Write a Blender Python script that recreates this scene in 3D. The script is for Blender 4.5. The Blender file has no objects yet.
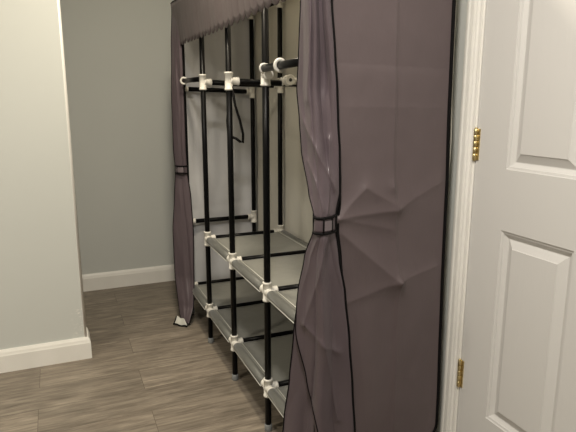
import bpy, bmesh, math, random
from mathutils import Vector, Matrix, noise
random.seed(7)
C = bpy.context.scene.collection
PI = math.pi

# ------------------------------------------------------------------ helpers
def mat(name, col, rough=0.5, metal=0.0, spec=0.5, sheen=0.0, coat=0.0):
    m = bpy.data.materials.new(name); m.use_nodes = True
    b = m.node_tree.nodes['Principled BSDF']
    b.inputs['Base Color'].default_value = (*col, 1)
    b.inputs['Roughness'].default_value = rough
    b.inputs['Metallic'].default_value = metal
    b.inputs['Specular IOR Level'].default_value = spec
    b.inputs['Sheen Weight'].default_value = sheen
    b.inputs['Coat Weight'].default_value = coat
    return m
def nd(m, typ, **kw):
    n = m.node_tree.nodes.new(typ)
    for k, v in kw.items():
        if k in n.inputs: n.inputs[k].default_value = v
        else: setattr(n, k, v)
    return n
def ln(m, a, ao, b, bi): m.node_tree.links.new(a.outputs[ao], b.inputs[bi])
def bsdf(m): return m.node_tree.nodes['Principled BSDF']
def vary(m, colA, colB, scale=(3, 3, 3), detail=4, lo=0.35, hi=0.65):
    """object-space noise between two colours"""
    tc = nd(m, 'ShaderNodeTexCoord'); mp = nd(m, 'ShaderNodeMapping'); mp.inputs['Scale'].default_value = scale
    nz = nd(m, 'ShaderNodeTexNoise'); nz.inputs['Scale'].default_value = 1; nz.inputs['Detail'].default_value = detail
    rp = nd(m, 'ShaderNodeValToRGB')
    rp.color_ramp.elements[0].position = lo; rp.color_ramp.elements[1].position = hi
    rp.color_ramp.elements[0].color = (*colA, 1); rp.color_ramp.elements[1].color = (*colB, 1)
    ln(m, tc, 'Object', mp, 'Vector'); ln(m, mp, 'Vector', nz, 'Vector'); ln(m, nz, 'Fac', rp, 'Fac')
    ln(m, rp, 'Color', bsdf(m), 'Base Color')
    return rp
def bump(m, scale, strength, dist=0.002, detail=3):
    tc = nd(m, 'ShaderNodeTexCoord'); mp = nd(m, 'ShaderNodeMapping'); mp.inputs['Scale'].default_value = scale
    nz = nd(m, 'ShaderNodeTexNoise'); nz.inputs['Scale'].default_value = 1; nz.inputs['Detail'].default_value = detail
    bp = nd(m, 'ShaderNodeBump'); bp.inputs['Strength'].default_value = strength; bp.inputs['Distance'].default_value = dist
    ln(m, tc, 'Object', mp, 'Vector'); ln(m, mp, 'Vector', nz, 'Vector'); ln(m, nz, 'Fac', bp, 'Height')
    ln(m, bp, 'Normal', bsdf(m), 'Normal')

def obj(name, bm, mats, parent=None, kind=None, label=None, cat=None, group=None):
    me = bpy.data.meshes.new(name); bm.to_mesh(me); bm.free()
    for m in (mats if isinstance(mats, (list, tuple)) else [mats]): me.materials.append(m)
    o = bpy.data.objects.new(name, me); C.objects.link(o)
    if parent: o.parent = parent
    if kind: o['kind'] = kind
    if label: o['label'] = label
    if cat: o['category'] = cat
    if group: o['group'] = group
    return o
def box(bm, a, b, mi=0):
    xs, ys, zs = zip(a, b)
    x0, x1 = min(xs), max(xs); y0, y1 = min(ys), max(ys); z0, z1 = min(zs), max(zs)
    v = [bm.verts.new(p) for p in ((x0,y0,z0),(x1,y0,z0),(x1,y1,z0),(x0,y1,z0),(x0,y0,z1),(x1,y0,z1),(x1,y1,z1),(x0,y1,z1))]
    for f in ((0,3,2,1),(4,5,6,7),(0,1,5,4),(1,2,6,5),(2,3,7,6),(3,0,4,7)):
        q = bm.faces.new([v[i] for i in f]); q.material_index = mi
def frame_for(t):
    t = t.normalized(); up = Vector((0,0,1)) if abs(t.z) < .9 else Vector((0,1,0))
    n = t.cross(up).normalized(); return n, n.cross(t).normalized()
def tube(bm, pts, r, seg=14, mi=0, caps=True, flat=(1, 1)):
    pts = [Vector(p) for p in pts]; rs = r if isinstance(r, (list, tuple)) else [r]*len(pts)
    rings = []; n = None
    for i, p in enumerate(pts):
        t = (pts[min(i+1, len(pts)-1)] - pts[max(i-1, 0)])
        if t.length < 1e-9: t = Vector((0,0,1))
        t.normalize()
        if n is None: n, b = frame_for(t)
        else:
            n = (n - t*n.dot(t)).normalized(); b = n.cross(t).normalized()
        rings.append([bm.verts.new(p + n*math.cos(2*PI*k/seg)*rs[i]*flat[0] + b*math.sin(2*PI*k/seg)*rs[i]*flat[1]) for k in range(seg)])
    for i in range(len(rings)-1):
        for k in range(seg):
            f = bm.faces.new((rings[i][k], rings[i][(k+1) % seg], rings[i+1][(k+1) % seg], rings[i+1][k]))
            f.smooth = True; f.material_index = mi
    if caps:
        for rg in (rings[0][::-1], rings[-1]):
            f = bm.faces.new(rg); f.material_index = mi
def collared(bm, a, b, r, lip=.0016, seg=18):
    """moulded plastic sleeve: a tube with a raised lip at each end and rounded rims"""
    a, b = Vector(a), Vector(b); L = (b-a).length; d = (b-a)/L
    e = min(.007, L*.2)
    prof = [(0, r-.0015), (.001, r+lip), (e, r+lip), (e+.001, r), (L-e-.001, r), (L-e, r+lip), (L-.001, r+lip), (L, r-.0015)]
    tube(bm, [a + d*s for s, _ in prof], [q for _, q in prof], seg)
def fix(bm):
    bmesh.ops.recalc_face_normals(bm, faces=bm.faces[:]); return bm
def interp(tab, z):
    """piecewise smooth interpolation; tab = [(key, v0, v1...)] descending or ascending keys"""
    t = sorted(tab)
    if z <= t[0][0]: return t[0][1:]
    if z >= t[-1][0]: return t[-1][1:]
    for a, b in zip(t, t[1:]):
        if a[0] <= z <= b[0]:
            k = (z-a[0])/(b[0]-a[0]); k = k*k*(3-2*k)*.5 + k*.5
            return tuple(x+(y-x)*k for x, y in zip(a[1:], b[1:]))
def grid(bm, nu, nv, fn, mi=0, thick=None, tdir=None):
    """sheet from fn(u, v); thick gives it a second side"""
    def lay(off):
        return [[bm.verts.new(Vector(fn(i/nu, j/nv)) + off) for i in range(nu+1)] for j in range(nv+1)]
    A = lay(Vector((0,0,0)))
    for j in range(nv):
        for i in range(nu):
            f = bm.faces.new((A[j][i], A[j][i+1], A[j+1][i+1], A[j+1][i])); f.smooth = True; f.material_index = mi
    if thick:
        m2 = mi if tdir is None or len(tdir) < 4 else tdir[3]
        B = lay(Vector(tdir[:3])*thick)
        for j in range(nv):
            for i in range(nu):
                f = bm.faces.new((B[j][i], B[j+1][i], B[j+1][i+1], B[j][i+1])); f.smooth = True; f.material_index = m2
        for j in range(nv):
            for i in (0, nu):
                f = bm.faces.new((A[j][i], A[j+1][i], B[j+1][i], B[j][i])); f.material_index = mi
        for i in range(nu):
            for j in (0, nv):
                f = bm.faces.new((A[j][i], B[j][i], B[j][i+1], A[j][i+1])); f.material_index = mi
    return A

# ------------------------------------------------------------------ materials
def wall_mat(name, a, b):
    m = mat(name, a, .75, spec=.25); vary(m, a, b, (1.2, 1.2, 1.2), 3, .3, .7)
    bump(m, (260, 260, 260), .12, .0008); return m
M_wall = wall_mat('wall_paint', (.575, .595, .578), (.60, .62, .602))
M_ceil = wall_mat('ceiling_paint', (.74, .73, .70), (.77, .76, .73))
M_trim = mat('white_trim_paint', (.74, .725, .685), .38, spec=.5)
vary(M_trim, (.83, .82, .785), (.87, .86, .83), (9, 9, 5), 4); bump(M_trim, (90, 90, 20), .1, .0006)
# partition wall: the same paint with scuffs near the lower corner
M_wscuff = wall_mat('scuffed_wall_paint', (.575, .595, .578), (.60, .62, .602))
def add_scuff(m):
    rp = [n for n in m.node_tree.nodes if n.type == 'VALTORGB'][0]
    tc = nd(m, 'ShaderNodeTexCoord'); mp = nd(m, 'ShaderNodeMapping'); mp.inputs['Scale'].default_value = (38, 1, 110)
    nz = nd(m, 'ShaderNodeTexNoise'); nz.inputs['Scale'].default_value = 1; nz.inputs['Detail'].default_value = 5; nz.inputs['Distortion'].default_value = 1.4
    th = nd(m, 'ShaderNodeMapRange'); th.inputs['From Min'].default_value = .56; th.inputs['From Max'].default_value = .68
    sp = nd(m, 'ShaderNodeSeparateXYZ')
    def win(sock, a, b, c, d):
        u = nd(m, 'ShaderNodeMapRange'); u.inputs['From Min'].default_value = a; u.inputs['From Max'].default_value = b
        w = nd(m, 'ShaderNodeMapRange'); w.inputs['From Min'].default_value = c; w.inputs['From Max'].default_value = d
        w.inputs['To Min'].default_value = 1; w.inputs['To Max'].default_value = 0
        ln(m, sp, sock, u, 'Value'); ln(m, sp, sock, w, 'Value')
        p = nd(m, 'ShaderNodeMath', operation='MULTIPLY'); ln(m, u, 0, p, 0); ln(m, w, 0, p, 1); return p
    a = win('X', -.01, .03, .2, .3); b = win('Z', .09, .12, .24, .3)
    p = nd(m, 'ShaderNodeMath', operation='MULTIPLY'); ln(m, a, 0, p, 0); ln(m, b, 0, p, 1)
    q = nd(m, 'ShaderNodeMath', operation='MULTIPLY'); ln(m, p, 0, q, 0); ln(m, th, 0, q, 1)
    mx = nd(m, 'ShaderNodeMix', data_type='RGBA'); mx.inputs[7].default_value = (.8, .79, .75, 1)
    ln(m, tc, 'Object', mp, 'Vector'); ln(m, mp, 'Vector', nz, 'Vector'); ln(m, nz, 'Fac', th, 'Value'); ln(m, tc, 'Object', sp, 'Vector')
    ln(m, q, 0, mx, 0); ln(m, rp, 'Color', mx, 6); ln(m, mx, 2, bsdf(m), 'Base Color')
add_scuff(M_wscuff)
M_door = mat('door_paint', (.645, .64, .63), .45, spec=.45)
bump(M_door, (150, 150, 5), .35, .0012, 4)
M_brass = mat('brass', (.72, .56, .28), .36, 1.0); vary(M_brass, (.50, .38, .16), (.85, .72, .42), (160, 160, 90), 3)
M_black = mat('black_tube', (.003, .003, .0035), .30, 0, .12)
M_conn = mat('white_plastic', (.66, .645, .60), .42, spec=.4); vary(M_conn, (.62, .605, .56), (.70, .685, .64), (40, 40, 40), 2)
M_foot = mat('grey_plastic', (.20, .21, .215), .35)
M_hole = mat('socket_dark', (.02, .02, .02), .8)
def fabric(name, a, b, rough, sheen, weave=.25):
    m = mat(name, a, rough, spec=.35, sheen=sheen)
    bsdf(m).inputs['Sheen Roughness'].default_value = .4
    vary(m, a, b, (5, 5, 2.5), 5, .3, .7)
    tc = nd(m, 'ShaderNodeTexCoord'); mp = nd(m, 'ShaderNodeMapping'); mp.inputs['Scale'].default_value = (420, 420, 90)
    nz = nd(m, 'ShaderNodeTexNoise'); nz.inputs['Scale'].default_value = 1; nz.inputs['Detail'].default_value = 2
    m2 = nd(m, 'ShaderNodeMapping'); m2.inputs['Scale'].default_value = (14, 14, 9)
    n2 = nd(m, 'ShaderNodeTexNoise'); n2.inputs['Scale'].default_value = 1; n2.inputs['Detail'].default_value = 3
    b1 = nd(m, 'ShaderNodeBump'); b1.inputs['Strength'].default_value = weave; b1.inputs['Distance'].default_value = .0006
    b2 = nd(m, 'ShaderNodeBump'); b2.inputs['Strength'].default_value = .22; b2.inputs['Distance'].default_value = .012
    ln(m, tc, 'Object', mp, 'Vector'); ln(m, tc, 'Object', m2, 'Vector'); ln(m, mp, 'Vector', nz, 'Vector'); ln(m, m2, 'Vector', n2, 'Vector')
    ln(m, nz, 'Fac', b1, 'Height'); ln(m, n2, 'Fac', b2, 'Height'); ln(m, b1, 'Normal', b2, 'Normal'); ln(m, b2, 'Normal', bsdf(m), 'Normal')
    return m
M_mauve = fabric('mauve_polyester', (.106, .082, .087), (.120, .094, .099), .50, .05)
M_satin = fabric('mauve_curtain', (.088, .069, .079), (.106, .083, .095), .34, .06)
M_inner = fabric('grey_lining', (.50, .505, .525), (.55, .555, .575), .6, .1)
M_cream = fabric('cream_nonwoven', (.68, .66, .60), (.73, .71, .65), .8, .1)
M_shelf = fabric('grey_shelf_cloth', (.215, .215, .197), (.245, .245, .225), .42, .15)
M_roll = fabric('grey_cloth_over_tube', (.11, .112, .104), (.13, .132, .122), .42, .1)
M_seam = mat('pale_seam', (.55, .55, .51), .5)
M_pipe = mat('black_binding', (.004, .0035, .004), .7, spec=.12)
M_patch = fabric('grey_hook_tape', (.150, .125, .138), (.175, .148, .162), .7, .2)
M_lamp = mat('lamp_glass', (.9, .88, .8), .4)
bsdf(M_lamp).inputs['Emission Color'].default_value = (1, .86, .64, 1); bsdf(M_lamp).inputs['Emission Strength'].default_value = 3

# floor: grey-brown planks running along X
M_floor = mat('plank_floor', (.15, .12, .09), .42, spec=.4)
def floor_nodes(m):
    tc = nd(m, 'ShaderNodeTexCoord')
    mp = nd(m, 'ShaderNodeMapping'); mp.inputs['Location'].default_value = (.15, -.02, 0)
    bk = nd(m, 'ShaderNodeTexBrick'); bk.offset = .72; bk.offset_frequency = 2; bk.squash = 1
    bk.inputs['Scale'].default_value = 1; bk.inputs['Mortar Size'].default_value = .0010; bk.inputs['Mortar Smooth'].default_value = .3
    bk.inputs['Brick Width'].default_value = 1.5; bk.inputs['Row Height'].default_value = .185; bk.inputs['Bias'].default_value = 0
    bk.inputs['Color1'].default_value = (0, 0, 0, 1); bk.inputs['Color2'].default_value = (1, 1, 1, 1); bk.inputs['Mortar'].default_value = (.5, .5, .5, 1)
    ln(m, tc, 'Object', mp, 'Vector'); ln(m, mp, 'Vector', bk, 'Vector')
    # shift grain per plank
    sc = nd(m, 'ShaderNodeVectorMath', operation='SCALE'); sc.inputs['Scale'].default_value = 9; ln(m, bk, 'Color', sc, 0)
    ad = nd(m, 'ShaderNodeVectorMath', operation='ADD'); ln(m, tc, 'Object', ad, 0); ln(m, sc, 0, ad, 1)
    g = nd(m, 'ShaderNodeMapping'); g.inputs['Scale'].default_value = (3.6, 52, 1); ln(m, ad, 0, g, 'Vector')
    n1 = nd(m, 'ShaderNodeTexNoise'); n1.inputs['Scale'].default_value = 1; n1.inputs['Detail'].default_value = 7; n1.inputs['Roughness'].default_value = .62; n1.inputs['Distortion'].default_value = 1.1
    ln(m, g, 'Vector', n1, 'Vector')
    g2 = nd(m, 'ShaderNodeMapping'); g2.inputs['Scale'].default_value = (3.5, 11, 1); ln(m, ad, 0, g2, 'Vector')
    n2 = nd(m, 'ShaderNodeTexNoise'); n2.inputs['Scale'].default_value = 1; n2.inputs['Detail'].default_value = 5; n2.inputs['Distortion'].default_value = 2.2
    ln(m, g2, 'Vector', n2, 'Vector')
    g3 = nd(m, 'ShaderNodeMapping'); g3.inputs['Scale'].default_value = (22, 280, 1); ln(m, ad, 0, g3, 'Vector')
    n3 = nd(m, 'ShaderNodeTexNoise'); n3.inputs['Scale'].default_value = 1; n3.inputs['Detail'].default_value = 3; ln(m, g3, 'Vector', n3, 'Vector')
    r1 = nd(m, 'ShaderNodeValToRGB'); e = r1.color_ramp.elements
    e[0].position = .28; e[0].color = (.118, .099, .079, 1); e[1].position = .72; e[1].color = (.32, .278, .226, 1)
    x = e.new(.46); x.color = (.195, .165, .132, 1); x = e.new(.58); x.color = (.25, .215, .173, 1)
    ln(m, n1, 'Fac', r1, 'Fac')
    r2 = nd(m, 'ShaderNodeMapRange'); r2.inputs['From Min'].default_value = .3; r2.inputs['From Max'].default_value = .7; r2.inputs['To Min'].default_value = .78; r2.inputs['To Max'].default_value = 1.18
    ln(m, n2, 'Fac', r2, 'Value')
    r3 = nd(m, 'ShaderNodeMapRange'); r3.inputs['To Min'].default_value = .72; r3.inputs['To Max'].default_value = 1.26; ln(m, n3, 'Fac', r3, 'Value')
    mu = nd(m, 'ShaderNodeMath', operation='MULTIPLY'); ln(m, r2, 0, mu, 0); ln(m, r3, 0, mu, 1)
    pl = nd(m, 'ShaderNodeMapRange'); pl.inputs['To Min'].default_value = .9; pl.inputs['To Max'].default_value = 1.1; ln(m, bk, 'Color', pl, 'Value')
    mu2 = nd(m, 'ShaderNodeMath', operation='MULTIPLY'); ln(m, mu, 0, mu2, 0); ln(m, pl, 0, mu2, 1)
    vm = nd(m, 'ShaderNodeVectorMath', operation='SCALE'); ln(m, r1, 'Color', vm, 0); ln(m, mu2, 0, vm, 'Scale')
    mx = nd(m, 'ShaderNodeMix', data_type='RGBA'); mx.inputs[7].default_value = (.075, .06, .046, 1)
    ln(m, bk, 'Fac', mx, 0); ln(m, vm, 0, mx, 6); ln(m, mx, 2, bsdf(m), 'Base Color')
    bp = nd(m, 'ShaderNodeBump'); bp.inputs['Strength'].default_value = .25; bp.inputs['Distance'].default_value = .001
    ln(m, n3, 'Fac', bp, 'Height'); ln(m, bp, 'Normal', bsdf(m), 'Normal')
    rr = nd(m, 'ShaderNodeMapRange'); rr.inputs['To Min'].default_value = .38; rr.inputs['To Max'].default_value = .6; ln(m, n1, 'Fac', rr, 'Value'); ln(m, rr, 0, bsdf(m), 'Roughness')
floor_nodes(M_floor)

# ------------------------------------------------------------------ the room
WX = 1.12      # face of the wall behind the wardrobe
BY = 3.663     # face of the far wall
PY, PX = 2.65, .0640   # partition: face and free corner
X0, Y0, HC = -2.6, -2.2, 2.44
def struct(name, bm, m): return obj(name, fix(bm), m, kind='structure')
bm = bmesh.new(); box(bm, (X0-.1, Y0-.1, -.1), (WX+.2, BY+.1, 0)); struct('floor', bm, M_floor)
bm = bmesh.new(); box(bm, (X0-.1, Y0-.1, HC), (WX+.2, BY+.1, HC+.1)); struct('ceiling', bm, M_ceil)
bm = bmesh.new(); box(bm, (X0-.1, BY, 0), (WX+.1, BY+.1, HC)); struct('wall_back', bm, M_wall)
DH, DL = 1.270, .434     # jamb faces of the doorway (y)
bm = bmesh.new()
box(bm, (WX, DH, 0), (WX+.1, BY, HC)); box(bm, (WX, Y0, 0), (WX+.1, DL, HC)); box(bm, (WX, DL, 2.045), (WX+.1, DH, HC))
struct('wall_right', bm, M_wall)
bm = bmesh.new(); box(bm, (X0-.1, Y0, 0), (X0, BY, HC)); struct('wall_side', bm, M_wall)
bm = bmesh.new(); box(bm, (X0, Y0-.1, 0), (WX+.1, Y0, HC)); struct('wall_front', bm, M_wall)
bm = bmesh.new(); box(bm, (X0, PY, 0), (PX-.012, PY+.12, HC)); struct('wall_left', bm, M_wscuff)
# rounded corner bead closing the partition; whiter paint imitates the light it catches
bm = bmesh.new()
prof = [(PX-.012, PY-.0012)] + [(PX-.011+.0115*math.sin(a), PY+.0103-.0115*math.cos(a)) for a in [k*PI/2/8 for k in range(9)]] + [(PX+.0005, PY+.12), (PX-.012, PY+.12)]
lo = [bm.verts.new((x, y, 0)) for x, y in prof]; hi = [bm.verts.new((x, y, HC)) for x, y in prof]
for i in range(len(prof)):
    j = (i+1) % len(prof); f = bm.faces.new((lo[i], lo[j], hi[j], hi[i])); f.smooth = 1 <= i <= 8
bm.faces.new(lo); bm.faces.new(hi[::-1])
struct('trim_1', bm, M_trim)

def base_profile(h=.108, t=.014):
    return [(0, 0), (t, 0), (t, h-.028), (t-.002, h-.022), (t-.004, h-.012), (t-.0075, h-.004), (t-.009, h), (0, h)]
def baseboard(name, a, b, nrm, extra=None, h=.108):
    """run from a to b (floor points on the wall face) with the profile pushed along nrm; extra = second leg after mitred corner"""
    bm = bmesh.new(); pr = base_profile(h)
    path = [Vector((*a, 0)), Vector((*b, 0))]; nr = [Vector((*nrm, 0)), Vector((*nrm, 0))]
    if extra:
        path.append(Vector((*extra[0], 0))); n2 = Vector((*extra[1], 0)); nr[1] = nr[0] + n2; nr.append(n2)
    rings = [[bm.verts.new(p + n*d + Vector((0, 0, z))) for d, z in pr] for p, n in zip(path, nr)]
    for r1, r2 in zip(rings, rings[1:]):
        for k in range(len(pr)):
            bm.faces.new((r1[k], r1[(k+1) % len(pr)], r2[(k+1) % len(pr)], r2[k]))
    bm.faces.new(rings[0]); bm.faces.new(rings[-1][::-1])
    return struct(name, bm, M_trim)
baseboard('baseboard_left', (X0, PY-.0015), (PX+.001, PY-.0015), (0, -1), ((PX+.001, PY+.12), (1, 0)))
baseboard('baseboard_back', (X0, BY), (WX, BY), (0, -1), h=.112)
baseboard('baseboard_right', (WX, 1.3185), (WX, BY-.014), (-1, 0))
baseboard('baseboard_side', (X0, Y0), (X0, PY), (1, 0))
baseboard('baseboard_front', (X0, Y0), (WX, Y0), (0, 1))

# door casing (moulded profile) and jamb
def casing(name, outer, inner):
    bm = bmesh.new()
    w = outer-inner
    pr = [(0, 0), (0, .016), (.10, .0175), (.20, .0175), (.25, .0135), (.40, .0135), (.46, .0170), (.58, .0165), (.62, .0115), (.70, .0110), (.75, .0145), (.82, .0135), (.88, .0090), (1, .009), (1, 0)]
    lo = [bm.verts.new((WX-d, outer-w*s, 0)) for s, d in pr]; hi = [bm.verts.new((WX-d, outer-w*s, 2.05+(1-s)*abs(w))) for s, d in pr]
    for i in range(len(pr)):
        j = (i+1) % len(pr); bm.faces.new((lo[i], lo[j], hi[j], hi[i]))
    bm.faces.new(lo); bm.faces.new(hi[::-1])
    return struct(name, bm, M_trim)
casing('trim_2', 1.318, 1.266)
casing('trim_3', DL-.067, DL-.002)
bm = bmesh.new()
pr = [(0, .0), (0, .009), (.017, .0125), (.03, .0165), (.046, .0145), (.065, .016), (.065, 0)]
a = [bm.verts.new((WX-d, DL-.002-s, 2.05+s)) for s, d in pr]; b = [bm.verts.new((WX-d, DH+.002+s, 2.05+s)) for s, d in pr]
for i in range(len(pr)):
    j = (i+1) % len(pr); bm.faces.new((a[i], a[j], b[j], b[i]))
bm.faces.new(a); bm.faces.new(b[::-1]); struct('trim_4', bm, M_trim)
bm = bmesh.new()
box(bm, (WX-.001, 1.2605, 0), (WX+.1, DH+.0025, 2.045)); box(bm, (WX-.001, DL-.0025, 0), (WX+.1, .4435, 2.045)); box(bm, (WX-.001, .4435, 2.035), (WX+.1, 1.2605, 2.052))
box(bm, (WX+.042, 1.249, 0), (WX+.055, 1.2605, 2.035)); box(bm, (WX+.042, .4435, 0), (WX+.055, .455, 2.035))
struct('trim_5', bm, M_trim)

# six-panel door
DY1, DY0, DZ0, DZ1 = 1.258, .446, .012, 2.032
bm = bmesh.new()
cols = [(.902, 1.140), (.564, .802)]
rows = [(.290, .867), (1.037, 1.612), (1.722, 1.918)]
fx, bx_ = WX+.001, WX+.036
ys = [DY0, .564, .802, .902, 1.140, DY1]; zs = [DZ0, .290, .867, 1.037, 1.612, 1.722, 1.918, DZ1]
box(bm, (fx+.0135, DY0, DZ0), (bx_, DY1, DZ1))
for i in range(5):
    for j in range(7):
        if not ((ys[i], ys[i+1]) in [(c[0], c[1]) for c in cols] and (zs[j], zs[j+1]) in rows):
            v = [bm.verts.new(p) for p in ((fx, ys[i], zs[j]), (fx, ys[i+1], zs[j]), (fx, ys[i+1], zs[j+1]), (fx, ys[i], zs[j+1]))]
            bm.faces.new(v)
for (pa, pb) in (((DY0, DZ0), (DY1, DZ0)), ((DY1, DZ0), (DY1, DZ1)), ((DY1, DZ1), (DY0, DZ1)), ((DY0, DZ1), (DY0, DZ0))):
    bm.faces.new([bm.verts.new(p) for p in ((fx, *pa), (fx, *pb), (fx+.0135, *pb), (fx+.0135, *pa))])
for c in cols:
    for r in rows:
        steps = [(0, 0), (.0012, .0025), (.008, .0042), (.0088, .0062), (.015, .0105), (.0195, .0128), (.0215, .0130), (.0235, .0122), (.0435, .0030), (.0450, .0012)]
        prev = None
        for ins, dep in steps:
            ring = [bm.verts.new((fx+dep, y, z)) for y, z in ((c[0]+ins, r[0]+ins), (c[1]-ins, r[0]+ins), (c[1]-ins, r[1]-ins), (c[0]+ins, r[1]-ins))]
            if prev:
                for k in range(4): bm.faces.new((prev[k], prev[(k+1) % 4], ring[(k+1) % 4], ring[k]))
            prev = ring
        bm.faces.new(prev)
bmesh.ops.remove_doubles(bm, verts=bm.verts[:], dist=1e-5)
door = struct('door_1', bm, M_door)
for zc in (.378, 1.096, 1.80):
    bm = bmesh.new()
    for k in range(5):     # knuckles
        z0 = zc-.0445+k*.0178
        tube(bm, [(WX-.0045, 1.2592, z0+.0001), (WX-.0045, 1.2592, z0+.0006), (WX-.0045, 1.2592, z0+.0170), (WX-.0045, 1.2592, z0+.0175)], [.0052, .0058, .0058, .0052], 14)
    tube(bm, [(WX-.0045, 1.2592, zc-.0475), (WX-.0045, 1.2592, zc-.0445)], [.003, .005], 12); tube(bm, [(WX-.0045, 1.2592, zc+.0445), (WX-.0045, 1.2592, zc+.0485)], [.005, .003], 12)
    box(bm, (WX-.0022, 1.2600, zc-.0445), (WX-.001, 1.2665, zc+.0445)); box(bm, (WX-.0020, 1.2460, zc-.0445), (WX+.0008, 1.2585, zc+.0445))
    obj('hinge', fix(bm), M_brass, door, label='brass butt hinge')
bm = bmesh.new()
tube(bm, [(fx, .51, .93), (fx-.006, .51, .93), (fx-.008, .51, .93)], [.032, .031, .012], 24)
tube(bm, [(fx-.008, .51, .93), (fx-.03, .51, .93), (fx-.036, .51, .93), (fx-.05, .51, .93), (fx-.062, .51, .93), (fx-.066, .51, .93)], [.011, .011, .020, .0265, .022, .010], 24)
obj('door_knob', fix(bm), M_brass, door)

# ------------------------------------------------------------------ ceiling lamps
def lamp(x, y, power, col, label, r=.10):
    e = bpy.data.objects.new('ceiling_lamp', None); C.objects.link(e); e.location = (x, y, HC)
    e['label'] = label; e['category'] = 'lamp'
    bm = bmesh.new(); tube(bm, [(0, 0, 0), (0, 0, -.012), (0, 0, -.022)], [.15, .15, .135], 40); obj('base', fix(bm), M_trim, e)
    bm = bmesh.new(); tube(bm, [(0, 0, -.022)] + [(0, 0, -.022-.05*math.sin(a)) for a in (.3, .7, 1.1, 1.5)], [.125]+[.125*math.cos(a) for a in (.3, .7, 1.1, 1.5)], 40)
    obj('lamp_shade', fix(bm), M_lamp, e)
    l = bpy.data.lights.new('lamp_light', 'AREA'); l.shape = 'DISK'; l.size = r*2; l.energy = power; l.color = col; l.spread = PI
    o = bpy.data.objects.new('lamp_light', l); C.objects.link(o); o.location = (x, y, HC-.085)
    return e
lamp(.46, 1.98, 22, (1, .88, .68), 'warm white ceiling dome lamp above the front of the wardrobe', .09)
lamp(.12, .42, 38, (1, .93, .83), 'white ceiling dome lamp in the middle of the room above the viewer', .12)

lamp(-1.10, 1.25, 24, (1, .90, .73), 'added fill lamp, dome shaped, on the left in front of the partition wall', .14)  # unseen lamp, added to brighten the partition wall and the wardrobe interior

# ------------------------------------------------------------------ the wardrobe
XF, D, S, Y4 = .6545, .388, .417, 1.7478
XB = XF+D
def PYn(n): return Y4+(4-n)*S                 # post 1 is farthest, post 5 nearest
ZU, ZL, ZR, ZT, R = .552, .1775, 1.300, 1.690, .0120
W = bpy.data.objects.new('wardrobe', None); C.objects.link(W)
W['label'] = 'portable wardrobe with black pole frame, grey shelves and tied-back mauve fabric cover'; W['category'] = 'wardrobe'

# posts with feet
for n in range(1, 6):
    for x in (XF, XB):
        y = PYn(n)
        bm = bmesh.new(); tube(bm, [(x, y, .022), (x, y, ZT)], R, 20); p = obj('post', fix(bm), M_black, W)
        bm = bmesh.new(); tube(bm, [(x, y, 0), (x, y, .003), (x, y, .026), (x, y, .028)], [.0135, .0150, .0142, .0125], 18)
        obj('foot', fix(bm), M_foot, p, label='grey plastic foot cap')
# connectors
def connector(c, dirs, vert=True, arm=.034, r=.0158, parent=W):
    bm = bmesh.new(); c = Vector(c)
    if vert: collared(bm, c+Vector((0, 0, -.036)), c+Vector((0, 0, .036)), r)
    for d in dirs:
        d = Vector(d); collared(bm, c+d*.004, c+d*(.012+arm), r-.0005)
    bmesh.ops.create_icosphere(bm, subdivisions=2, radius=r-.001, matrix=Matrix.Translation(c))
    return obj('connector', fix(bm), M_conn, parent)
def rod(a, b, name='rod', m=None, r=R):
    bm = bmesh.new(); tube(bm, [a, b], r, 18); return obj(name, fix(bm), m or M_black, W)
XP, XM, YP, YM = (1, 0, 0), (-1, 0, 0), (0, 1, 0), (0, -1, 0)
def ydirs(n, lo, hi):
    d = []
    if n > lo: d.append(YP)
    if n < hi: d.append(YM)
    return d
for n in range(1, 6):
    y = PYn(n)
    for x, dx in ((XF, XP), (XB, XM)):
        connector((x, y, ZL), [dx]+ydirs(n, 1, 5), arm=.026)
        connector((x, y, ZU), [dx]+(ydirs(n, 2, 5) if n >= 2 else []), arm=.026)
        connector((x, y, ZT), [dx]+ydirs(n, 1, 5), arm=.026)
    rod((XF+.02, y, ZL), (XB-.02, y, ZL)); rod((XF+.02, y, ZU), (XB-.02, y, ZU)); rod((XF+.02, y, ZT), (XB-.02, y, ZT))
    if n < 5:
        for x in (XF, XB): rod((x, y-.02, ZT), (x, y-S+.02, ZT))
# hanging level
zlev = {1: 1.280, 2: 1.303, 3: 1.295, 5: 1.30}
for n in (1, 2, 3, 5):
    y = PYn(n); z = zlev[n]
    if n < 5: connector((XF, y, z), [XP], vert=n != 1, arm=.030 if n != 1 else .012, r=.0158 if n != 1 else .013); connector((XB, y, z-.012), [XM], arm=.024)
    rod((XF+.02, y, z), (XB-.02, y, z-.012 if n != 3 else z-.01))
connector((XF, PYn(4), 1.302), [YM], arm=.02)
# short front hanging rails
rod((XF-.004, PYn(1)-.01, 1.322), (XF-.002, PYn(2)+.006, 1.318), 'hanging_rail')
rod((XF-.012, PYn(4)-.008, 1.322), (XF-.012, PYn(5)+.01, 1.326), 'hanging_rail')
def ring(c, d, R0=.0165, r=.0058):
    bm = bmesh.new(); c = Vector(c); d = Vector(d).normalized(); n, b = frame_for(d)
    pts = [c+(n*math.cos(a)+b*math.sin(a))*R0 for a in [2*PI*k/28 for k in range(29)]]
    tube(bm, pts, r, 10, caps=False); return obj('collar_ring', fix(bm), M_conn, W)
ring((XF-.012, 1.590, 1.3235), (0, 1, 0)); ring((XF-.014, PYn(1)-.078, 1.320), (.2, 1, 0), .0155, .0055)
ring((XF-.012, PYn(4)-.018, 1.322), (0, 1, 0), .0125, .0045)
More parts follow.
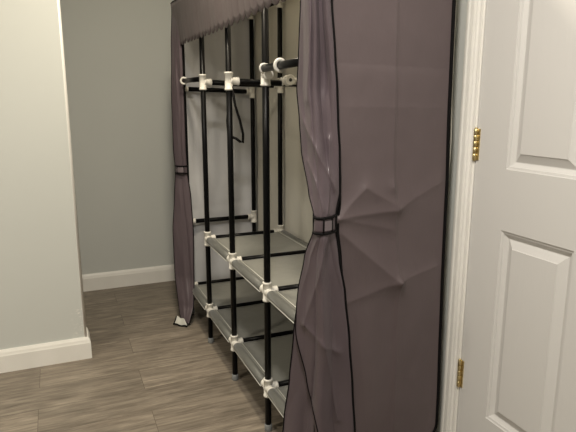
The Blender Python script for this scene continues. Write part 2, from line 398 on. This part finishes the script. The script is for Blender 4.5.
# open tee on the cross rod behind
bm = bmesh.new(); cx, cy, cz = .915, PYn(3), 1.296
collared(bm, (cx-.036, cy, cz), (cx+.036, cy, cz), .0165)
collared(bm, (cx-.012, cy-.003, cz+.004), (cx-.012, cy-.044, cz+.006), .0205)
o = obj('connector', fix(bm), M_conn, W)
bm = bmesh.new(); tube(bm, [(cx-.012, cy-.0425, cz+.006), (cx-.012, cy-.0448, cz+.006)], .0072, 16); obj('socket', fix(bm), M_hole, o, label='dark open socket')

# shelves, one cloth per bay
def shelf(n, z):
    y0, y1 = PYn(n+1)+.0145, PYn(n)-.0145
    bm = bmesh.new(); ph = random.random()*9
    for x, s in ((XF, 1), (XB, -1)):      # rolls round the front and back rails
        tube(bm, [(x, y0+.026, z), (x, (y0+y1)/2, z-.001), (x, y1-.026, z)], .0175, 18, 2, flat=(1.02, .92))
        tube(bm, [(x-.0158*s, y0+.022, z-.0105), (x-.0158*s, y1-.022, z-.0105)], .0020, 8, 1)
        tube(bm, [(x+.0245*s, y0+.008, z+.0075), (x+.0245*s, y1-.008, z+.0075)], .0018, 8, 1)
    xa, xb = XF+.006, XB-.006
    def f(u, v):
        x = xa+(xb-xa)*u; y = y0+(y1-y0)*v
        k = min(1, min(u, 1-u)*9)
        yy = y0+.022*(1-k)+(y1-y0-.044*(1-k))*v
        sag = -.012*math.sin(PI*u)**.7*math.sin(PI*v)**.6
        w = noise.noise(Vector((x*6+ph, y*9, z*3)))*.004*math.sin(PI*u)
        return (x, yy, z+.006+.006*(1-k)+sag+w-(.006*k))
    grid(bm, 28, 24, f, 0, .0015, (0, 0, -1))
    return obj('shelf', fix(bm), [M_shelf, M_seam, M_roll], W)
for n in (2, 3, 4): shelf(n, ZU)
for n in (1, 2, 3, 4): shelf(n, ZL)

# back panel: pale non-woven cloth, slack
CY0, CY1 = 1.300, 3.032
def fback(u, v):
    y = CY0+.012+(CY1-CY0-.024)*u; z = .06+1.640*v
    w = .006*math.sin(y*19+1.5*math.sin(z*3))*(.4+.6*v)+.007*noise.noise(Vector((y*4, z*3, 1)))+.004*noise.noise(Vector((y*11, z*7, 5)))
    w += .0045*math.exp(-abs(z-.9-.15*math.sin(y*3))/.012)+.003*math.exp(-abs(z-.50+.3*(y-2.2))/.015)
    return (1.070+w, y, z)
bm = bmesh.new(); grid(bm, 110, 110, fback, 0, .0015, (1, 0, 0)); obj('back_panel', fix(bm), M_cream, W, label='pale cream cloth back panel')
# far side panel: mauve outside, grey lining inside
def ffar(u, v):
    x = .655+.412*u; z = .07+1.635*v
    w = .006*math.sin(x*46+1.1*math.sin(z*4))+.008*noise.noise(Vector((x*9, z*2.2, 3)))+.003*noise.noise(Vector((x*22, z*8, 4)))
    w += .004*math.exp(-abs(z-.62-.1*(x-.8))/.01)+.003*math.exp(-abs(z-.95+.6*(x-.7))/.012)
    return (x, 3.030+w, z)
bm = bmesh.new(); grid(bm, 60, 110, ffar, 1, .002, (0, 1, 0, 0)); fs = obj('side_panel', fix(bm), [M_mauve, M_inner], W, label='side panel with grey lining at the far end')
bm = bmesh.new()
tube(bm, [(1.066, 3.036, .07+1.635*k/20) for k in range(21)], .0035, 8); obj('piping', fix(bm), M_pipe, fs)
# roof
M_roof = fabric('thin_cream_roof_cloth', (.66, .63, .56), (.70, .67, .60), .8, .05)
def translucent(m, k, col):
    t = nd(m, 'ShaderNodeBsdfTranslucent'); t.inputs['Color'].default_value = (*col, 1)
    mx = nd(m, 'ShaderNodeMixShader'); mx.inputs[0].default_value = k
    out = [n for n in m.node_tree.nodes if n.type == 'OUTPUT_MATERIAL'][0]
    ln(m, bsdf(m), 0, mx, 1); ln(m, t, 0, mx, 2); ln(m, mx, 0, out, 'Surface')
translucent(M_roof, .5, (.80, .77, .70)); translucent(M_cream, .25, (.75, .72, .64))
def froof(u, v):
    x = .632+.446*u; y = CY0+(CY1-CY0)*v
    return (x, y, 1.716-.006*math.sin(PI*u)*abs(math.sin(PI*(v*4))))
bm = bmesh.new(); grid(bm, 24, 64, froof, 0); obj('roof_panel', fix(bm), M_roof, W, label='thin cream cloth roof of the cover')
# front valance with scalloped hem
def fval(u, v):
    y = CY0+.005+(CY1-CY0+.015)*u
    sc = abs(math.sin(PI*u*27))**.6*.019
    z0 = 1.512-sc+.003*math.sin(y*5)
    z = z0+(1.716-z0)*v
    w = .0012*math.sin(y*33)*(1-v)+.004*noise.noise(Vector((y*7, z*5, 2)))*(1-v*.6)
    return (.614+.020*(1-v)+w, y, z)
bm = bmesh.new(); grid(bm, 460, 10, fval, 0, .0015, (1, 0, 0)); va = obj('valance', fix(bm), M_mauve, W, label='scalloped front valance')
bm = bmesh.new(); tube(bm, [(.6165, CY0+.005+(CY1-CY0+.012)*k/40, 1.7165+.002*math.sin(k)) for k in range(41)], .0042, 8)
tube(bm, [(.622+.45*k/10, CY1+.008, 1.7165) for k in range(11)], .0042, 8); obj('piping', fix(bm), M_pipe, va)
bm = bmesh.new(); box(bm, (.628, 3.020, 1.7195), (.665, 3.046, 1.7245)); box(bm, (.66, 2.90, 1.7195), (.668, 3.04, 1.7225)); obj('corner_cap', fix(bm), M_conn, va, label='pale corner of the frame at the cover top')

# near side panel
CORN = [(1.716, .650), (1.468, .664), (1.307, .678), (1.15, .688), (1.01, .698), (.95, .697), (.905, .688), (.87, .690), (.80, .702), (.661, .720), (.40, .745), (.232, .757), (.10, .768)]
REDGE = [(1.716, 1.040), (1.493, 1.044), (1.2, 1.049), (.958, 1.057), (.74, 1.060), (.51, 1.066), (.266, 1.073), (.10, 1.075)]
def seg_d(p, a, b):
    ax, az = a; bx, bz = b; dx, dz = bx-ax, bz-az; L2 = dx*dx+dz*dz
    t = ((p[0]-ax)*dx+(p[1]-az)*dz)/L2; tc = max(0, min(1, t))
    d = math.hypot(p[0]-ax-dx*tc, p[1]-az-dz*tc)
    s = ((p[0]-ax)*dz-(p[1]-az)*dx)/math.sqrt(L2)/max(d, 1e-6)
    return d, s, tc
TIE = (.690, .905)
# creases: (a, b, height, width on either side)
CR = [((.853, 1.72), (.868, .98), .0075, .030, .008), ((.868, .98), (.895, .70), .0080, .03, .008), ((.895, .70), (.905, .10), .0070, .008, .030),
      ((.672, 1.315), (1.065, 1.305), -.0022, .012, .05), ((.68, 1.205), (1.07, 1.20), .0016, .03, .012),
      (TIE, (.775, .985), .0100, .045, .018), ((.775, .985), (.885, .925), .0060, .03, .02), (TIE, (.885, .915), .0090, .018, .030), ((.885, .915), (1.055, .995), .0050, .022, .03),
      ((.705, .86), (.892, .700), .0130, .050, .035), ((.892, .700), (1.075, .735), .0050, .030, .012), ((.725, .655), (.892, .700), .0060, .020, .035), (TIE, (.86, .86), .004, .02, .03),
      ((.76, .62), (.80, .25), .004, .05, .05)]
def side_h(x, z):
    h = 0
    for a, b, A, w1, w2 in CR:
        d, s, t = seg_d((x, z), a, b)
        w = (w1+w2)/2+(w1-w2)/2*max(-1, min(1, s))
        if d < w*5: h += A*math.exp(-(math.sqrt(d*d+.000001))/w)
    h += .004*noise.noise(Vector((x*6, z*4, 7)))+.0012*noise.noise(Vector((x*20, z*16, 9)))
    if z < .85: h += .010*math.exp(-((x-.80)/.06)**2)*min(1, (.85-z)/.3)
    return h
def fside(u, v):
    z = .135+1.58*v
    xl, xr = interp(CORN, z)[0]-.02, interp(REDGE, z)[0]
    if z < .190:
        k = (.190-z)/.055; xr -= .05*(1-math.sqrt(max(0, 1-k*k)))
    x = xl+(xr-xl)*u
    e = min(1, (1-u)*14)
    return (x, 1.304-side_h(x, z)*e, z)
bm = bmesh.new(); grid(bm, 150, 420, fside, 0, .0025, (0, 1, 0, 1)); sp = obj('side_panel', fix(bm), [M_mauve, M_inner], W, label='creased mauve side panel nearest the door')
bm = bmesh.new()
pts = []
for k in range(120): pts.append(Vector(fside(0, 1-k/119)) + Vector((.02, -.004, 0)))
tube(bm, pts, .0040, 8)
tube(bm, [Vector(fside(0, 1-k/119))+Vector((.012, -.0025, 0)) for k in range(120)], .0022, 8)
pts = [Vector(fside(1, 1-k/159)) + Vector((.002, 0, 0)) for k in range(160)]
tube(bm, pts, [.0058-.0006*(k/159) for k in range(160)], 10)
tube(bm, [Vector(fside(1-k/60, 0)) for k in range(61)], .0048, 10)
obj('piping', fix(bm), M_pipe, sp, label='black bound edge')

# gathered curtains
def ang(p): return p
def curtain(rows, npl, amp, seed, out, z0, z1, nu=90, nv=260, tie=None, drift=1.0, bulge=.02):
    """rows: (z, xl, yl, xr, yr, amp scale); out = outward direction of the folds"""
    out = Vector(out).normalized()
    def f(u, v):
        z = z0+(z1-z0)*v
        xl, yl, xr, yr, am = interp(rows, z)
        a = Vector((xl, yl, 0)); b = Vector((xr, yr, 0)); p = a+(b-a)*u; p.z = z
        wob = drift*(noise.noise(Vector((z*2.1, seed, u*1.5)))*1.6)
        ph = 2*PI*npl*(u+.05*math.sin(z*4+seed))+wob
        s = 1.7*abs(math.sin(ph*.5))**.62-1.0
        w = amp*am*s*(.6+.4*math.sin(3*u+seed+z*2))
        w += amp*am*.55*math.sin(ph*.43+seed*2+z*1.3)
        w += .010*am*noise.noise(Vector((u*4+z*2.5, z*3.5, seed)))
        e = math.sin(PI*min(1, max(0, u)))**.5
        w = max(w, -.30*amp)
        p += out*(w*(.25+.75*e)+bulge*e)
        return p
    return f
OUT = Vector((-.55, -1, 0))
# near curtain: left free edge to right corner piping
def onx(u, v, X):  # image ray to plane X (used only to place the measured outline)
    pass
NEAR = [ # z, x left, y left, x right, y right, amp
 (1.71, .614, 1.372, .650, 1.296, .9), (1.47, .614, 1.374, .661, 1.296, 1.0), (1.33, .614, 1.386, .673, 1.294, 1.1), (1.25, .614, 1.396, .680, 1.293, 1.1), (1.17, .614, 1.378, .684, 1.293, 1.0),
 (1.09, .614, 1.364, .690, 1.292, .85), (.98, .615, 1.317, .692, 1.290, .6), (.92, .618, 1.288, .680, 1.287, .35), (.885, .618, 1.290, .680, 1.287, .35),
 (.80, .608, 1.326, .692, 1.286, .7), (.69, .600, 1.352, .712, 1.284, .9), (.55, .592, 1.372, .728, 1.282, 1.1), (.40, .587, 1.392, .742, 1.282, 1.2), (.25, .578, 1.416, .754, 1.282, 1.2), (.03, .566, 1.445, .770, 1.282, 1.2)]
fn = curtain(NEAR, 2.6, .027, 1.7, OUT, .035, 1.708, bulge=.024, drift=2.2)
# the upper layer's lower edge swings to the right, showing the layer beneath
LOWE = [(.66, 0.0), (.574, .05), (.42, .30), (.262, .52), (.03, .80)]
def fnear(u, v):
    z = .035+(1.708-.035)*v
    k = interp(LOWE, z)[0] if z < .66 else 0
    h = 0; q = (u*.13, z)
    for a, b, A, w in (((.0, 1.19), (.115, .99), .013, .010), ((.055, 1.47), (.035, 1.22), .010, .010), ((.10, 1.12), (.085, .93), .010, .008), ((.02, 1.06), (.06, .94), .008, .009),
                       ((.03, .86), (.0, .62), .010, .012), ((.085, .86), (.02, .60), .012, .012), ((.07, .86), (.075, .30), .009, .010), ((.02, .60), (.10, .52), .008, .012)):
        d = seg_d(q, a, b)[0]; h += A*math.exp(-math.sqrt(d*d+.000002)/w)
    h -= .016*math.exp(-((q[0]-.094)/.016)**2-((z-1.30)/.07)**2)
    h *= min(1, u*6, (1-u)*6)
    return OUT.normalized()*h + fn(k+(1-k)*u, v) + Vector((-.55, -1, 0)).normalized()*(.007 if k > 0 else .007)
bm = bmesh.new(); grid(bm, 96, 300, fnear, 0, .0015, (.48, .87, 0)); 
def funder(u, v):
    z = .030+.78*v
    vv = (z-.035)/(1.708-.035)
    return fn(.02+.93*u, vv) + Vector((0.006, .014, 0))*1.0
grid(bm, 60, 150, funder, 0, .0015, (.48, .87, 0))
nc = obj('front_curtain', fix(bm), M_satin, W, label='gathered front curtain tied back at the near corner')
bm = bmesh.new()
OV = Vector((-.55, -1, 0)).normalized()
tube(bm, [fnear(0, k/159)+Vector((-.001, 0, 0)) for k in range(160)], .0016, 8)
tube(bm, [fnear(1, k/159)+Vector((.001, -.001, 0)) for k in range(160)], .0036, 8)
tube(bm, [funder(0, k/79)+Vector((-.001, 0, 0)) for k in range(80)], .0018, 8)
obj('piping', fix(bm), M_pipe, nc, label='black bound edge')

def tieback(fn_, z, h, parent, patch_u, tilt=0.0, z0=.035, z1=1.708, off=.006, back=(.48, .87, 0), depth=.035):
    """cloth strap wrapped round the bundle: grey band, black bound edges, square fastening patch"""
    fr = []
    def bandpt(u, dz, o):
        v = (z+dz-z0)/(z1-z0); a = fn_(0, v); b = fn_(1, v); p = a+(b-a)*u
        e = math.sin(PI*u)**.5
        return Vector((p.x, p.y, z+dz)) + OV*(.045*e*.62+o)
    def loop(dz, o):
        L = [bandpt(k/40, dz, o) for k in range(41)]
        a, b = L[-1], L[0]; bk = Vector(back)
        L += [a+(b-a)*(k/16)+bk*(depth*math.sin(PI*k/16)) for k in range(1, 16)]
        return L
    bm = bmesh.new(); ls = [loop(-h/2+h*j/4, off) for j in range(5)]; ls2 = [loop(-h/2+h*j/4, off-.002) for j in range(5)]
    va = [[bm.verts.new(p) for p in l] for l in ls]; vb = [[bm.verts.new(p) for p in l] for l in ls2]; n = len(va[0])
    for j in range(4):
        for k in range(n):
            q = (k+1) % n
            f = bm.faces.new((va[j][k], va[j][q], va[j+1][q], va[j+1][k])); f.smooth = True
            f = bm.faces.new((vb[j][k], vb[j+1][k], vb[j+1][q], vb[j][q])); f.smooth = True
    for j in (0, 4):
        for k in range(n):
            q = (k+1) % n; bm.faces.new((va[j][k], va[j][q], vb[j][q], vb[j][k]))
    t = obj('tieback', fix(bm), M_satin, parent, label='tieback strap with black edges')
    bm = bmesh.new()
    for dz in (-h/2, h/2):
        l = loop(dz, off); l.append(l[0]); tube(bm, l, .0038, 8, 0)
    if patch_u is not None:
        ua, ub = patch_u
        for uu in (ua, ub): tube(bm, [bandpt(uu, -h/2+h*k/4, off+.001) for k in range(5)], .0026, 8, 0)
        A = [[bandpt(ua+(ub-ua)*i/6, (-.5+j/4)*h*.62, off+.0030) for i in range(7)] for j in range(5)]
        V = [[bm.verts.new(p) for p in r] for r in A]; V2 = [[bm.verts.new(p-OV*.0025) for p in r] for r in A]
        for j in range(4):
            for i in range(6):
                for Q in (V, V2):
                    f = bm.faces.new((Q[j][i], Q[j][i+1], Q[j+1][i+1], Q[j+1][i])); f.material_index = 1
    obj_ = obj('binding', bm, [M_pipe, M_patch], t) if t.parent is None else None
    if obj_ is None:
        me = bpy.data.meshes.new('binding'); bm.to_mesh(me); bm.free(); me.materials.append(M_pipe); me.materials.append(M_patch)
        t.data.materials.append(M_pipe); t.data.materials.append(M_patch)
        b2 = bmesh.new(); b2.from_mesh(t.data); n0 = len(b2.faces); b2.from_mesh(me); b2.faces.ensure_lookup_table()
        for f in b2.faces[n0:]: f.material_index += 1
        b2.to_mesh(t.data); b2.free()
    return t
tieback(fnear, .898, .042, nc, (.48, .86))

# far curtain
FAR = [ (1.70, .618, 3.045, .640, 2.93, .7), (1.50, .606, 3.04, .645, 2.95, .8), (1.20, .594, 3.032, .650, 2.98, .8), (.95, .593, 3.03, .652, 2.99, .6), (.865, .598, 3.03, .655, 2.99, .3), (.83, .598, 3.03, .655, 2.99, .3),
 (.70, .585, 3.02, .665, 2.97, .7), (.50, .568, 3.02, .668, 2.95, .9), (.25, .565, 3.00, .655, 2.92, .9), (.10, .566, 2.94, .636, 2.87, .6), (.012, .566, 2.89, .598, 2.825, .3)]
OV = Vector((-.3, -1, 0)).normalized()
ff = curtain(FAR, 1.6, .008, 4.2, OV, .015, 1.70, bulge=.012)
bm = bmesh.new(); grid(bm, 50, 220, ff, 0, .0015, (.3, .95, 0))
fc = obj('front_curtain', fix(bm), M_satin, W, label='gathered front curtain tied back at the far end')
bm = bmesh.new(); tube(bm, [ff(0, k/119) for k in range(120)], .0026, 8); tube(bm, [ff(1, k/119) for k in range(120)], .0034, 8)
obj('piping', fix(bm), M_pipe, fc, label='black bound edge')
tieback(ff, .848, .040, fc, (.2, .75), z0=.015, z1=1.70, off=.002, back=(.3, .95, 0), depth=.02)
# turned-up hem at the foot of the far curtain
bm = bmesh.new()
P = [(.522, 2.880, .006), (.585, 2.815, .006), (.578, 2.850, .036), (.545, 2.905, .040)]
def fh(u, v):
    a = Vector(P[0]).lerp(Vector(P[1]), u); b = Vector(P[3]).lerp(Vector(P[2]), u)
    return a.lerp(b, v)+Vector((0, -.008*math.sin(PI*v), .003*math.sin(u*9)))
grid(bm, 10, 6, fh, 0, .002, (0, 1, 0))
hm = obj('hem', fix(bm), M_seam, fc, label='pale turned-up hem lining')
bm = bmesh.new(); tube(bm, [fh(k/10, 0) for k in range(11)], .0045, 8); tube(bm, [fh(0, k/6) for k in range(7)], .004, 8); obj('binding', fix(bm), M_pipe, hm)

# loose strap loop hanging beside the third post
bm = bmesh.new()
y = 2.155
lp = [(.664, y, 1.275), (.676, y, 1.20), (.695, y, 1.14), (.707, y, 1.085), (.706, y, 1.050), (.694, y, 1.055), (.678, y, 1.068), (.662, y+.016, 1.075), (.650, y+.02, 1.10), (.648, y+.02, 1.14), (.652, y+.02, 1.18)]
tube(bm, lp, .0042, 8, flat=(1.3, .8)); obj('strap', fix(bm), M_pipe, W, label='black strap loop hanging from the rail')

# ------------------------------------------------------------------ camera and view
f, pit, yaw, rol = 548.97, .2075, .398, .0003
cy_, sy_ = math.cos(yaw), math.sin(yaw)
fw = Vector((sy_*math.cos(pit), cy_*math.cos(pit), -math.sin(pit))); rt = Vector((cy_, -sy_, 0)); up = rt.cross(fw)
cam = bpy.data.cameras.new('camera'); co = bpy.data.objects.new('camera', cam); C.objects.link(co)
mw = Matrix((rt, up, -fw)).transposed().to_4x4(); mw.translation = (0, 0, 1.22); co.matrix_world = mw
cam.sensor_width = 36; cam.lens = f/576*36; cam.clip_start = .02
bpy.context.scene.camera = co
w = bpy.data.worlds.new('world'); bpy.context.scene.world = w; w.use_nodes = True
w.node_tree.nodes['Background'].inputs[0].default_value = (.5, .5, .5, 1); w.node_tree.nodes['Background'].inputs[1].default_value = .1
vs = bpy.context.scene.view_settings
vs.view_transform = 'Standard'; vs.look = 'None'; vs.exposure = 0.0; vs.gamma = 1; vs.use_curve_mapping = False
